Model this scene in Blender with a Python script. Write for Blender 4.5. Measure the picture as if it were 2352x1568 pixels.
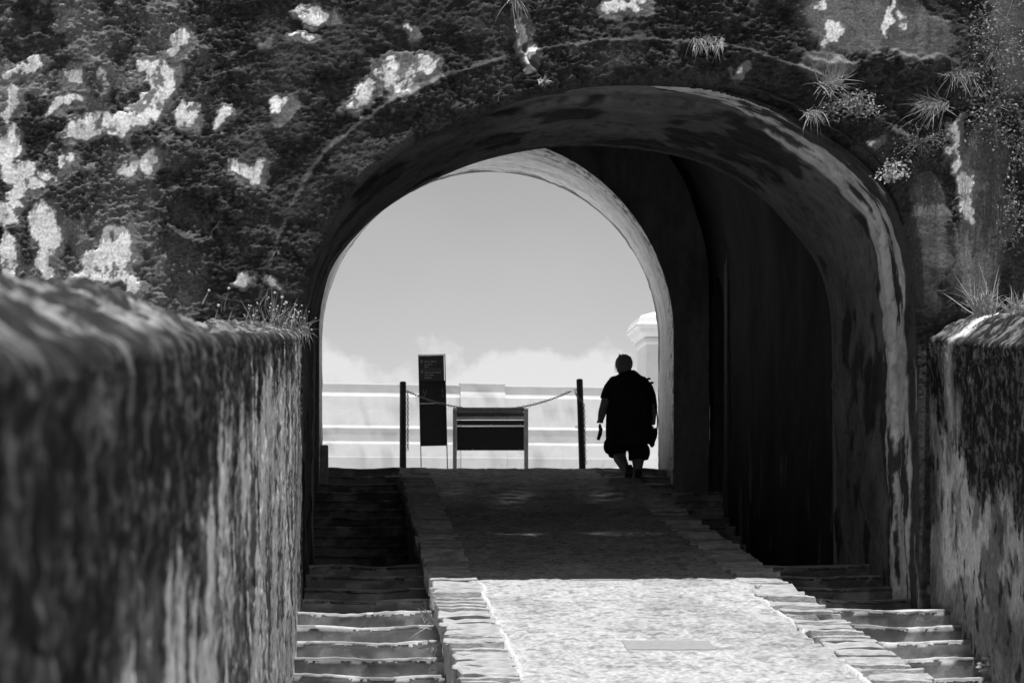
import bpy, bmesh, math, random
import numpy as np
from mathutils import Vector, Matrix, Euler

for o in list(bpy.data.objects): bpy.data.objects.remove(o)
S = bpy.context.scene
C = S.collection
R = math.radians

# ------------------------------------------------------------------ camera
EYE = 2.43
FP = 5174.0                    # focal length in pixels of a 2352 px wide frame
VX, VY = 790.0, 1290.0         # where the tunnel axis meets the picture
cam = bpy.data.cameras.new('camera'); co = bpy.data.objects.new('camera', cam); C.objects.link(co)
co.location = (0, 0, EYE); co.rotation_euler = (R(90), 0, 0)
cam.sensor_width = 36; cam.lens = FP/2352*36
cam.shift_x = (1176-VX)/2352; cam.shift_y = (VY-784)/2352
cam.clip_start = .1; cam.clip_end = 3000
cam.dof.use_dof = True; cam.dof.focus_distance = 19.5; cam.dof.aperture_fstop = 5.6
S.camera = co

# ------------------------------------------------------------------ sky and sun
SUN = Vector((.025, -.16, 1)).normalized()
el = math.asin(SUN.z); az = math.atan2(SUN.x, SUN.y)
w = bpy.data.worlds.new('World'); S.world = w; w.use_nodes = True
nt = w.node_tree; nt.nodes.clear()
def N(t, **k):
    n = nt.nodes.new(t)
    for a, b in k.items(): setattr(n, a, b)
    return n
def mathn(op, a, b=None, c=None, clamp=False):
    n = N('ShaderNodeMath', operation=op, use_clamp=clamp)
    for i, v in enumerate((a, b, c)):
        if v is None: continue
        if isinstance(v, (int, float)): n.inputs[i].default_value = v
        else: nt.links.new(v, n.inputs[i])
    return n.outputs[0]
sky = N('ShaderNodeTexSky', sky_type='NISHITA', sun_disc=False)
sky.sun_elevation = el; sky.sun_rotation = az; sky.altitude = 20; sky.dust_density = .6; sky.ozone_density = 1
sep = N('ShaderNodeSeparateColor'); nt.links.new(sky.outputs[0], sep.inputs[0])
grey = mathn('MULTIPLY', mathn('POWER', mathn('ADD', mathn('MULTIPLY', sep.outputs[0], .85), mathn('MULTIPLY', sep.outputs[1], .15)), .95), 1.62)   # black and white film behind a yellow filter
tc = N('ShaderNodeTexCoord'); mp = N('ShaderNodeMapping'); mp.inputs['Scale'].default_value = (1, 1, 1.25)
mp.inputs['Location'].default_value = (.81, 0, .02)
nt.links.new(tc.outputs['Generated'], mp.inputs[0])
nz = N('ShaderNodeTexNoise'); nz.inputs['Scale'].default_value = 21; nz.inputs['Detail'].default_value = 8; nz.inputs['Roughness'].default_value = .58
nt.links.new(mp.outputs[0], nz.inputs[0])
nz2 = N('ShaderNodeTexNoise'); nz2.inputs['Scale'].default_value = 9; nz2.inputs['Detail'].default_value = 3
nt.links.new(mp.outputs[0], nz2.inputs[0])
sx = N('ShaderNodeSeparateXYZ'); nt.links.new(tc.outputs['Generated'], sx.inputs[0])
hgt = mathn('SUBTRACT', 2.42, mathn('MULTIPLY', sx.outputs[2], 14.5))                # cumulus banks low over the sea
cl = mathn('SUBTRACT', mathn('ADD', hgt, mathn('MULTIPLY', nz.outputs[0], 1.7)), 1.92)
cl = mathn('MULTIPLY', cl, 6.0, clamp=True)
wisp = mathn('MULTIPLY', mathn('SUBTRACT', nz2.outputs[0], .48), .35, clamp=True)
cov = mathn('MAXIMUM', mathn('MULTIPLY', cl, .75), wisp, clamp=True)
cover = mathn('MULTIPLY', cov, mathn('MULTIPLY', nz.outputs[0], 1.5))
mix = N('ShaderNodeMix', data_type='FLOAT'); nt.links.new(cov, mix.inputs[0]); nt.links.new(grey, mix.inputs[2]); mix.inputs[3].default_value = 9.0
bg = N('ShaderNodeBackground'); nt.links.new(mix.outputs[0], bg.inputs[0]); bg.inputs[1].default_value = .066
ow = N('ShaderNodeOutputWorld'); nt.links.new(bg.outputs[0], ow.inputs[0])
sl = bpy.data.lights.new('sun', 'SUN'); sl.energy = 5.0; sl.angle = R(.53); sl.color = (1, 1, 1)
so = bpy.data.objects.new('sun', sl); C.objects.link(so); so.rotation_euler = SUN.to_track_quat('Z', 'Y').to_euler()
S.view_settings.view_transform = 'Standard'; S.view_settings.look = 'None'
S.view_settings.exposure = 0.5; S.view_settings.gamma = 1; S.view_settings.use_curve_mapping = False
S.render.engine = 'CYCLES'
S.cycles.max_bounces = 6; S.cycles.diffuse_bounces = 4; S.cycles.glossy_bounces = 2; S.cycles.transmission_bounces = 0

# ------------------------------------------------------------------ numpy noise
def _h(ix, iy, iz, seed):
    h = (ix.astype(np.int64)*374761393 + iy.astype(np.int64)*668265263 + iz.astype(np.int64)*2147483647 + seed*1274126177) & 0xffffffff
    h = ((h ^ (h >> 13))*1274126177) & 0xffffffff
    h = ((h ^ (h >> 16))*2246822519) & 0xffffffff
    return ((h ^ (h >> 15)) & 0xffff)/65535.0
def vn(x, y, seed=0):
    x, y = np.broadcast_arrays(np.asarray(x, float), np.asarray(y, float))
    ix = np.floor(x); iy = np.floor(y); fx = x-ix; fy = y-iy
    fx = fx*fx*fx*(fx*(fx*6-15)+10); fy = fy*fy*fy*(fy*(fy*6-15)+10); z = np.zeros_like(ix)
    a = _h(ix, iy, z, seed); b = _h(ix+1, iy, z, seed); c = _h(ix, iy+1, z, seed); d = _h(ix+1, iy+1, z, seed)
    return (a*(1-fx)+b*fx)*(1-fy)+(c*(1-fx)+d*fx)*fy
def fbm(x, y, o=4, seed=0, g=.5):
    s = 0; a = 1; t = 0
    c_, s_ = .8, .6
    for i in range(o):
        s = s+a*vn(x, y, seed+i*17); t += a; a *= g
        x, y = (x*c_-y*s_)*2.03+3.1, (x*s_+y*c_)*2.03+1.7
    return s/t
def fbma(x, y, o=4, seed=0, g=.5):          # keeps its direction: for streaks
    s = 0; a = 1; t = 0
    for i in range(o):
        s = s+a*vn(x, y, seed+i*17); t += a; a *= g
        x, y = x*2.03+3.1, y*2.03+1.7
    return s/t
def ss(a, b, x):
    t = np.clip((x-a)/(b-a), 0, 1); return t*t*(3-2*t)

# ------------------------------------------------------------------ helpers
def W(x, y, Y): return Vector(((x-VX)*Y/FP, Y, EYE-(y-VY)*Y/FP))
GROUPS = {'wall_grass': 'grass tufts growing on the fortress wall', 'wall_creeper': 'creepers growing on the fortress wall', 'flowering_weed': 'flowering weeds on the left parapet', 'grass_tuft': 'grass tufts on the right parapet', 'step_grass': 'weeds along the ramp edges', 'parapet_wall': 'parapets flanking the stairs', 'cover_plate': 'plates set in the ramp', 'chain': 'chains on the posts'}
def tag(o, label, cat, group=None):
    group = group or GROUPS.get(o.name.split('.')[0])
    o['label'] = label; o['category'] = cat
    if group: o['group'] = group
    return o
def struct(o): o['kind'] = 'structure'; return o
def empty(name, loc=(0, 0, 0)):
    o = bpy.data.objects.new(name, None); C.objects.link(o); o.location = loc; o.empty_display_size = .1; return o
def link(name, me, mat=None, parent=None, smooth=None):
    if mat is not None and not me.materials: me.materials.append(mat)
    o = bpy.data.objects.new(name, me); C.objects.link(o)
    if parent is not None:
        o.parent = parent; o.matrix_parent_inverse = Matrix.Translation(-Vector(parent.location)) if parent.type == 'EMPTY' and parent.parent is None and parent.rotation_euler[:] == (0, 0, 0) else Matrix()
    if smooth: me.shade_smooth()
    return o
def np_mesh(name, V, F, attrs=None, smooth=True):
    V = np.asarray(V, float).reshape(-1, 3); F = np.asarray(F, np.int64)
    me = bpy.data.meshes.new(name); n = F.shape[1]
    me.vertices.add(len(V)); me.vertices.foreach_set('co', V.ravel())
    me.loops.add(F.size); me.loops.foreach_set('vertex_index', F.ravel().astype(np.int32))
    me.polygons.add(len(F)); me.polygons.foreach_set('loop_start', np.arange(0, F.size, n, dtype=np.int32))
    me.update(calc_edges=True)
    if attrs:
        for k, v in attrs.items():
            a = me.attributes.new(k, 'FLOAT', 'POINT'); a.data.foreach_set('value', np.asarray(v, np.float32).ravel())
    if smooth: me.shade_smooth()
    return me
def grid_faces(nr, nc):
    i = np.arange(nr-1)[:, None]*nc+np.arange(nc-1)[None, :]
    i = i.ravel(); return np.stack([i, i+1, i+nc+1, i+nc], 1)
class MB:
    def __init__(s): s.bm = bmesh.new()
    def box(s, c, d, rot=None, bev=0):
        r = bmesh.ops.create_cube(s.bm, size=1); vs = r['verts']
        M = Matrix.Translation(c) @ (Euler(rot).to_matrix().to_4x4() if rot else Matrix()) @ Matrix.Diagonal((*d, 1))
        bmesh.ops.transform(s.bm, matrix=M, verts=vs)
        if bev:
            es = list({e for v in vs for e in v.link_edges})
            bmesh.ops.bevel(s.bm, geom=es, offset=bev, segments=2, affect='EDGES', profile=.5)
        return s
    def tube(s, pts, rad, n=8, cap=True, flat=1.0):
        pts = [Vector(p) for p in pts]
        if isinstance(rad, (int, float)): rad = [rad]*len(pts)
        rings = []; up = None
        for i, p in enumerate(pts):
            t = (pts[min(i+1, len(pts)-1)]-pts[max(i-1, 0)]).normalized()
            if up is None: up = Vector((0, 1, 0)) if abs(t.y) < .8 else Vector((1, 0, 0))
            a = t.cross(up).normalized(); b = a.cross(t).normalized(); up = b
            r = rad[i]; rx, ry = (r if isinstance(r, tuple) else (r, r*flat))
            rings.append([s.bm.verts.new(p+a*math.cos(2*math.pi*k/n)*rx+b*math.sin(2*math.pi*k/n)*ry) for k in range(n)])
        for A, B in zip(rings, rings[1:]):
            for k in range(n): s.bm.faces.new((A[k], A[(k+1) % n], B[(k+1) % n], B[k]))
        if cap:
            s.bm.faces.new(rings[0][::-1]); s.bm.faces.new(rings[-1])
        return s
    def ball(s, c, r, sc=(1, 1, 1), sub=2, rot=None):
        q = bmesh.ops.create_icosphere(s.bm, subdivisions=sub, radius=r)
        M = Matrix.Translation(c) @ (Euler(rot).to_matrix().to_4x4() if rot else Matrix()) @ Matrix.Diagonal((*sc, 1))
        bmesh.ops.transform(s.bm, matrix=M, verts=q['verts']); return s
    def strip(s, pts, wid, side):
        L = []
        for p, w_ in zip(pts, wid): L.append((s.bm.verts.new(p-side*w_*.5), s.bm.verts.new(p+side*w_*.5)))
        for a, b in zip(L, L[1:]): s.bm.faces.new((a[0], a[1], b[1], b[0]))
        return s
    def quad(s, pts): s.bm.faces.new([s.bm.verts.new(p) for p in pts]); return s
    def mesh(s, name, smooth=False):
        bmesh.ops.recalc_face_normals(s.bm, faces=s.bm.faces[:])
        me = bpy.data.meshes.new(name); s.bm.to_mesh(me); s.bm.free()
        if smooth: me.shade_smooth()
        return me
    def build(s, name, mat, parent=None, smooth=False): return link(name, s.mesh(name, smooth), mat, parent)
def curve(pts, n, Y=None):
    """smooth open curve through points, resampled evenly"""
    P = np.array(pts, float); P = np.vstack([2*P[0]-P[1], P, 2*P[-1]-P[-2]]); out = []
    for i in range(1, len(P)-2):
        t = np.linspace(0, 1, 24, endpoint=False)[:, None]; a, b, c, d = P[i-1:i+3]
        out.append(.5*((2*b)+(c-a)*t+(2*a-5*b+4*c-d)*t*t+(3*b-a-3*c+d)*t**3))
    out = np.vstack(out+[P[-2][None]]); L = np.r_[0, np.cumsum(np.linalg.norm(np.diff(out, axis=0), axis=1))]
    u = np.linspace(0, L[-1], n); return np.stack([np.interp(u, L, out[:, k]) for k in range(P.shape[1])], 1)

# ------------------------------------------------------------------ materials (all grey: the photograph is black and white)
def mat(name, tone=.3, rough=.85, attr=None, var=.25, scale=6., bump=.3, bscale=40., stretch=(1, 1, 1), spec=.3, metal=0, dist=.02, ratt=None, satt=None, batt=None):
    m = bpy.data.materials.new(name); m.use_nodes = True; t = m.node_tree; b = t.nodes['Principled BSDF']
    def n(ty, **k):
        q = t.nodes.new(ty)
        for a, v in k.items(): setattr(q, a, v)
        return q
    tc = n('ShaderNodeTexCoord'); mp = n('ShaderNodeMapping'); mp.inputs['Scale'].default_value = stretch; t.links.new(tc.outputs['Object'], mp.inputs[0])
    no = n('ShaderNodeTexNoise'); no.inputs['Scale'].default_value = scale; no.inputs['Detail'].default_value = 7; no.inputs['Roughness'].default_value = .62; t.links.new(mp.outputs[0], no.inputs[0])
    mr = n('ShaderNodeMapRange'); t.links.new(no.outputs[0], mr.inputs[0])
    mr.inputs[1].default_value = .28; mr.inputs[2].default_value = .72; mr.inputs[3].default_value = 1-var; mr.inputs[4].default_value = 1+var
    mu = n('ShaderNodeMath', operation='MULTIPLY', use_clamp=True); t.links.new(mr.outputs[0], mu.inputs[0])
    if attr:
        at = n('ShaderNodeAttribute', attribute_name=attr); t.links.new(at.outputs['Fac'], mu.inputs[1])
    else: mu.inputs[1].default_value = tone
    t.links.new(mu.outputs[0], b.inputs['Base Color'])
    b.inputs['Roughness'].default_value = rough; b.inputs['Metallic'].default_value = metal; b.inputs['Specular IOR Level'].default_value = spec
    if ratt:
        at = n('ShaderNodeAttribute', attribute_name=ratt); t.links.new(at.outputs['Fac'], b.inputs['Roughness'])
    if satt:
        at = n('ShaderNodeAttribute', attribute_name=satt); t.links.new(at.outputs['Fac'], b.inputs['Specular IOR Level'])
    if bump:
        n2 = n('ShaderNodeTexNoise'); n2.inputs['Scale'].default_value = bscale; n2.inputs['Detail'].default_value = 5; n2.inputs['Roughness'].default_value = .65; t.links.new(mp.outputs[0], n2.inputs[0])
        bp = n('ShaderNodeBump'); bp.inputs['Strength'].default_value = bump; bp.inputs['Distance'].default_value = dist
        if batt:
            at = n('ShaderNodeAttribute', attribute_name=batt); t.links.new(at.outputs['Fac'], bp.inputs['Strength'])
        t.links.new(n2.outputs[0], bp.inputs['Height']); t.links.new(bp.outputs[0], b.inputs['Normal'])
    return m
M_fac = mat('mossy_stucco', attr='tone', var=.5, scale=46, bump=.8, bscale=85, dist=.014, spec=.15, batt='bmp')
M_par = mat('streaked_stucco', attr='tone', var=.3, scale=40, bump=.5, bscale=70, dist=.012, stretch=(1, 1, .6), spec=.15)
M_in = mat('stained_shaded_plaster', attr='tone', var=.22, scale=9, bump=.35, bscale=30, stretch=(1, 1, .6), spec=.12)
M_ramp = mat('worn_cobble', attr='tone', var=.42, scale=26, bump=.7, bscale=42, dist=.018, stretch=(1, .8, 1), spec=.35, ratt='rough', satt='spec', batt='bmp')
M_body = mat('ramp_side_stone', .30, var=.4, scale=9, bump=.5, bscale=30, spec=.2)
M_brick = mat('edge_stone', .31, var=.42, scale=9, bump=.6, bscale=34, stretch=(1, 2.2, 2), dist=.015, spec=.25)
M_mortar = mat('lime_mortar', .46, var=.4, scale=30, bump=.4, bscale=60, spec=.2)
M_step = mat('step_stone', attr='tone', var=.3, scale=8, bump=.4, bscale=36, spec=.2)
M_plate = mat('smooth_cement', .23, var=.12, scale=20, bump=.15, bscale=80, spec=.3)
M_plaza = mat('plaza_paving', .52, var=.12, scale=3, bump=.2, bscale=20)
M_ground = mat('trodden_earth', .25, var=.3, scale=1.5, bump=.4, bscale=14)
M_white = mat('whitewash', .78, var=.08, scale=4, bump=.15, bscale=14, spec=.2, attr='tone')
M_pier = mat('pier_whitewash', .66, var=.07, scale=5, bump=.15, bscale=18, spec=.2)
M_post = mat('dark_post_paint', .032, rough=.6, var=.4, scale=14, bump=.2, bscale=60)
M_chain = mat('galvanised_steel', .22, rough=.45, var=.2, scale=60, bump=0, metal=.9)
M_panel = mat('dark_sign_panel', .05, rough=.6, var=.12, scale=4, bump=0)
M_panel2 = mat('dark_sign_back', .03, rough=.65, var=.2, scale=6, bump=0)
M_rail = mat('grey_sign_frame', .045, rough=.5, var=.2, scale=10, bump=0)
M_alu = mat('aluminium', .46, rough=.5, var=.3, scale=14, bump=0)
M_alul = mat('aluminium_cap', .6, rough=.5, var=.1, scale=14, bump=0, metal=.2)
M_text = mat('sign_lettering', .5, rough=.7, var=0, bump=0)
M_icon = mat('sign_pictogram', .16, rough=.7, var=.2, bump=0)
M_grass = mat('dry_grass', .20, rough=.7, var=.4, scale=9, bump=0, spec=.2)
M_grasl = mat('pale_grass', .34, rough=.7, var=.3, scale=9, bump=0, spec=.2)
M_leaf = mat('creeper_leaf', .13, rough=.6, var=.5, scale=16, bump=0, spec=.35)
M_flower = mat('pale_flower', .55, rough=.8, var=.2, scale=30, bump=0)
M_skin = mat('skin', .22, rough=.6, var=.1, bump=0)
M_shirt = mat('dark_shirt', .02, rough=.9, var=.3, scale=8, bump=.2, bscale=30)
M_short = mat('dark_shorts', .018, rough=.9, var=.3, scale=8, bump=.2, bscale=30)
M_hair = mat('greying_hair', .22, rough=.7, var=.3, scale=40, bump=.2, bscale=90)
M_shoe = mat('dark_shoe', .03, rough=.7, var=.3, bump=0)
M_sole = mat('shoe_sole', .08, rough=.8, var=.3, bump=0)

SL = .126                                   # slope of the ramp
PZ = .126*28.7                              # plaza level
YF, YB, YN, YR = 17.6, 21.3, 27.6, 29.5     # facade, back of its arch, far arch near and far faces
XL, XR = -.335, 4.57                        # faces of the two parapets
KF = FP/YF

# ------------------------------------------------------------------ ground, plaza
b = MB(); b.quad([(-700, -300, -1.0), (700, -300, -1.0), (700, 1500, -1.0), (-700, 1500, -1.0)]); struct(b.build('ground', M_ground))
b = MB(); b.box((0, (29.0+300)/2, PZ/2-.5), (400, 300-29.0, PZ+1)); struct(b.build('plaza', M_plaza))

# ------------------------------------------------------------------ fortress gateway
G = empty('fortress_gateway', (2.2, YF, 0)); tag(G, 'massive moss-covered fortress wall pierced by a round-arched vaulted passage', 'gateway')
frontpx = [(694, 2050), (694, 1500), (695, 1100), (696, 780), (702, 700), (714, 630), (752, 535), (818, 432), (925, 345), (1061, 277), (1200, 229), (1320, 203), (1400, 195), (1500, 195), (1650, 206),
           (1780, 243), (1880, 298), (1960, 352), (2020, 408), (2060, 470), (2084, 550), (2100, 660), (2108, 780), (2112, 1100), (2116, 1500), (2116, 2050)]
backpx = [(721, 1900), (721, 1400), (721, 1000), (722, 780), (729, 718), (746, 656), (770, 602), (812, 548), (870, 491), (948, 439), (1024, 401), (1110, 369), (1220, 345), (1330, 335), (1430, 340), (1520, 352),
          (1600, 372), (1674, 405), (1750, 456), (1827, 538), (1878, 612), (1902, 690), (1910, 780), (1912, 1000), (1914, 1400), (1914, 1900)]
NA = 800
def toW(px, Y): return np.array([[(x-VX)*Y/FP, EYE-(y-VY)*Y/FP] for x, y in px])
CF = curve(toW(frontpx, YF), NA); CB = curve(toW(backpx, YB), NA)
def half(cx, cz, a, bh, z0, n, ex=2.):
    th = np.linspace(math.pi, 0, 90); c, s_ = np.cos(th), np.sin(th)
    arc = np.stack([cx+a*np.sign(c)*np.abs(c)**(2/ex), cz+bh*np.abs(s_)**(2/ex)], 1)
    leg = np.linspace(z0, cz, 30)[:-1]
    P = np.vstack([np.stack([np.full(29, cx-a), leg], 1), arc, np.stack([np.full(29, cx+a), leg[::-1]], 1)])
    L = np.r_[0, np.cumsum(np.linalg.norm(np.diff(P, axis=0), axis=1))]; u = np.linspace(0, L[-1], n)
    return np.stack([np.interp(u, L, P[:, 0]), np.interp(u, L, P[:, 1])], 1)
kR = FP/YR; kN = FP/YN
CR = half((1126-VX)/kR, EYE+(VY-781)/kR, 386/kR, 386/kR, 2.2, NA)
CN = half((1140-VX)/kN, EYE+(VY-760)/kN, 407/kN, 440/kN, 2.0, NA, 1.88)
CV = half((CB[0, 0]+CB[-1, 0])/2, 5.55, (CB[-1, 0]-CB[0, 0])/2+.05, 2.45, CB[0, 1], NA, 2.1)     # the vault rises behind the front arch
CW = half(2.06, 5.75, 2.42, 2.6, 1.6, NA, 2.1)

def loft(name, A, ya, Bc, yb, rows, tonef, dispf, parent, keep=None, m=None):
    t = np.linspace(0, 1, rows)[:, None, None]; P = A[None]*(1-t)+Bc[None]*t
    Y = np.broadcast_to((ya+(yb-ya)*t[:, :, 0]), P.shape[:2]); n = P.shape[1]
    q = np.gradient(P, axis=1); nn = np.stack([q[..., 1], -q[..., 0]], -1); nn /= np.linalg.norm(nn, axis=2)[..., None]+1e-9
    s = np.linspace(0, 1, n)[None]*np.linalg.norm(np.diff(P[0], axis=0), axis=1).sum()
    s = np.broadcast_to(s, Y.shape); d = dispf(s, Y, P)
    P = P+nn*d[..., None]
    V = np.stack([P[..., 0], Y, P[..., 1]], -1).reshape(-1, 3); F = grid_faces(rows, n)
    if keep is not None: F = F[keep(V[F].mean(1))]
    return link(name, np_mesh(name, V, F, {'tone': tonef(s, Y, P)}), m or M_in, parent)

# -- facade: relief of moss over lime plaster
def axis(a, b_, st, lo, hi):
    x = list(np.arange(a, b_, st)); d = st
    while x[-1] < hi: d = min(d*1.35, .5); x.append(x[-1]+d)
    d = st; y = []
    c_ = a
    while c_ > lo: d = min(d*1.35, .5); c_ -= d; y.append(c_)
    return np.array(y[::-1]+x)
gx = axis(-2.95, 5.75, .0125, -8, 11); gz = np.concatenate([np.arange(-1.05, 2.0, .2), np.arange(2.0, 3.29, .018), axis(3.3, 7.15, .0095, 3.31, 9.6)])
gx = np.array(gx); X, Z = np.meshgrid(gx, gz)
def poly_dist(X, Z, Cv):
    D = np.full(X.shape, 1e9); NX = np.zeros(X.shape); NZ = np.zeros(X.shape); ins = np.zeros(X.shape, bool)
    Q = Cv[::3] if len(Cv) > 200 else Cv
    if not np.allclose(Q[-1], Cv[-1]): Q = np.vstack([Q, Cv[-1]])
    for a, b_ in zip(Q, Q[1:]):
        ab = b_-a; t = np.clip(((X-a[0])*ab[0]+(Z-a[1])*ab[1])/(ab@ab), 0, 1); px = a[0]+ab[0]*t; pz = a[1]+ab[1]*t
        d = np.hypot(X-px, Z-pz); k = d < D; D = np.where(k, d, D); NX = np.where(k, px, NX); NZ = np.where(k, pz, NZ)
    QQ = np.vstack([Q, [Q[-1, 0], -50], [Q[0, 0], -50], Q[0]])
    for a, b_ in zip(QQ, QQ[1:]):
        c_ = ((a[1] > Z) != (b_[1] > Z)); 
        with np.errstate(divide='ignore', invalid='ignore'):
            xi = (b_[0]-a[0])*(Z-a[1])/(b_[1]-a[1]+1e-12)+a[0]
        ins ^= c_ & (X < xi)
    return D, NX, NZ, ins
D, NX, NZ, INS = poly_dist(X, Z, CF)
PXx = VX+X*KF; PXy = VY-(Z-EYE)*KF           # facade coordinates for the marks on this wall
wx = PXx+24*(fbm(X*5, Z*5, 4, 3)-.5)*2+11*(fbm(X*14, Z*14, 4, 5, .6)-.5)*2
wy = PXy+24*(fbm(X*5, Z*5, 4, 8)-.5)*2+11*(fbm(X*14, Z*14, 4, 11, .6)-.5)*2
blobs = [(370,180,26,46,0),(345,235,50,26,-.5),(285,285,46,22,-.2),(195,290,62,18,-.3),(420,255,12,24,.25),(445,262,13,24,.25),(512,262,17,12,0),(506,285,10,22,.2),(640,240,10,20,.2),
 (905,165,24,32,-.2),(945,172,34,12,-.2),(968,150,12,16,0),(925,192,22,20,.2),(990,162,7,16,.3),(842,212,24,16,-.4),(826,232,14,12,0),(560,388,34,9,.1),(592,400,10,22,-.1),
 (302,386,22,12,-.3),(345,372,15,17,.2),(236,180,16,12,0),(244,196,8,16,.2),(265,560,30,34,.3),(240,605,36,40,-.5),(205,640,40,18,-.3),(292,655,14,20,0),(275,640,8,12,0),
 (18,340,22,50,.2),(45,395,30,14,-.3),(62,420,24,10,.1),(40,440,20,8,-.1),(12,490,22,24,0),(30,470,26,10,-.6),(95,500,18,46,.15),(118,540,20,54,.0),(110,605,16,40,0),(10,590,14,50,0),(140,240,40,10,-.5),(60,160,40,8,-.4),(20,230,10,40,.3),
 (150,375,20,9,-.6),(165,170,14,14,0),(100,400,16,7,0),(555,650,14,8,0),(624,652,10,6,0),(632,656,16,3,0),(1412,12,20,16,.2),(1455,8,24,7,0),(1196,68,7,16,-.3),(1206,95,7,24,.3),(1226,130,6,18,.4),
 (1912,66,18,16,.4),(1890,92,8,10,0),(2040,40,7,36,.1),(2064,52,4,14,.1),(1900,8,8,14,.4),(2190,320,6,34,.0),(2196,370,7,22,.05),(2212,440,9,40,.06),(2222,485,7,16,.0),(2003,322,24,5,-.45),(722,36,30,10,0),(690,20,8,6,0),
 (1378,232,6,8,0),(1690,165,5,9,0),(410,95,12,26,0),(330,140,16,12,0),(370,230,14,40,.2),(690,78,26,4,0),(930,62,6,5,0)]
pl = np.zeros_like(X); halo = np.zeros_like(X)
for bx, by, rx, ry, an in blobs:
    u = (wx-bx)*math.cos(an)+(wy-by)*math.sin(an); v = -(wx-bx)*math.sin(an)+(wy-by)*math.cos(an)
    pl = np.maximum(pl, 1.35-np.hypot(u/(rx+1.5), v/(ry+1.5)))
    halo = np.maximum(halo, 1.35-np.hypot((u-6)/(rx+14), (v-4)/(ry+12)))
pl = ss(.18, .28, pl)
halo = ss(.22, .32, halo+.9*(fbm(X*5+2, Z*5, 4, 46)-.52))*(1-pl)
# a thinner scatter of bared plaster among the moss, more of it on the left
sc = fbm(X*4.2+9, Z*4.2, 5, 40, .6); left = ss(720, 60, PXx); 
pl2 = ss(.645-.075*left, .675-.075*left, sc)*.5*ss(230, 420, 700-PXx)
lich = ss(.44, .62, fbm(X*3.1, Z*3.1, 5, 60, .6))*(.35+.65*ss(800, 200, PXx))+.9*np.exp(-(((PXx-400)/130)**2+((PXy-120)/110)**2))
# smooth stucco areas on the right of the wall
stu = np.zeros_like(X)
for bx, by, rx, ry in [(1985,40,150,85),(2110,90,90,60),(2260,450,60,190),(2240,600,70,110),(2330,40,70,200),(1890,150,70,40),(2130,560,45,170)]:
    stu = np.maximum(stu, 1.3-np.hypot((wx-bx)/rx, (wy-by)/ry))
stu = ss(.2, .5, stu)
grow = 1-np.clip(pl+pl2, 0, 1)
grow = grow*(1-.93*stu)*(1-.85*halo)
# relief
crumb = .45+.85*ss(.40, .62, fbm(X*1.9, Z*2.3, 4, 151))
r1 = 1-np.abs(2*fbm(X*13+2*fbm(X*3, Z*3, 2, 90), Z*30, 4, 21, .6)-1)          # horizontal crusts
r2 = fbm(X*30, Z*46, 4, 31, .7)
r3 = fbm(X*60, Z*75, 2, 35, .6)
lump = fbm(X*2.2, Z*2.8, 3, 51)
stripe = .5+.5*np.sin(Z*2*math.pi/.062+2.2*fbm(X*4, Z*4, 3, 77)*2)
band = ss(600, 720, PXy)*ss(740, 560, PXx)*ss(380, 480, PXx)
Hh = .030*(lump-.5)+.006*(r2-.5)*(1-grow)*0+grow*crumb*(.017*r1**1.6+.026*(r2-.5)+.030*(r3-.5)+.012*stripe*band)+(1-grow)*(.004*(r2-.5)+.014)
cru = fbm(X*2.6+3, Z*3.6, 6, 141, .62)                                        # crusts lying over one another, ragged edges
Hh = Hh+grow*(.012*ss(.47, .485, cru)+.011*ss(.56, .575, cru)+.008*ss(.39, .405, cru))-.017*grow
cr = lambda cx, cy, r_, wd, am: am*np.exp(-((np.hypot(wx-cx, (wy-cy)*1.0)-r_)/wd)**2)
Hh = Hh+cr(447, 492, 62, 9, .035)-.04*ss(64, 40, np.hypot(wx-447, wy-492))+cr(236, 188, 33, 6, .02)+cr(82, 45, 55, 9, .03)-.03*ss(55, 30, np.hypot(wx-82, wy-45))+cr(545, 490, 36, 7, .015)
arc_w = .35+.06*(fbm(X*2, Z*2, 2, 71)-.5)+.035*(fbm(X*11, Z*11, 3, 72)-.5)
spring = ss(EYE+1.8, EYE+2.3, Z)
Hh = Hh+spring*((.030+.03*fbm(X*3, Z*3, 3, 79))*ss(arc_w+.02, arc_w-.02, D)+.020*np.exp(-((D-arc_w)/.02)**2)*(.5+fbm(X*8, Z*8, 2, 73)))
rollw = .05+.30*ss(1350, 1900, PXx)*spring*ss(2140, 2040, PXx)
Hh = Hh-(.03+.20*ss(1350, 1900, PXx)*spring*ss(2140, 2000, PXx))*np.clip(1-D/rollw, 0, 1)**1.6-.02*np.clip(1-D/.05, 0, 1)
# ledge of crust where the stucco ends, upper right
ledge = 128+16*np.sin(PXx/37)+18*(fbm(X*6, Z*0+3, 3, 81)-.5)*2
Hh = Hh+.07*ss(ledge-4, ledge+6, wy)*ss(1800, 1860, PXx)*ss(2230, 2150, PXx)*ss(ledge+90, ledge+10, wy)
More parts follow.
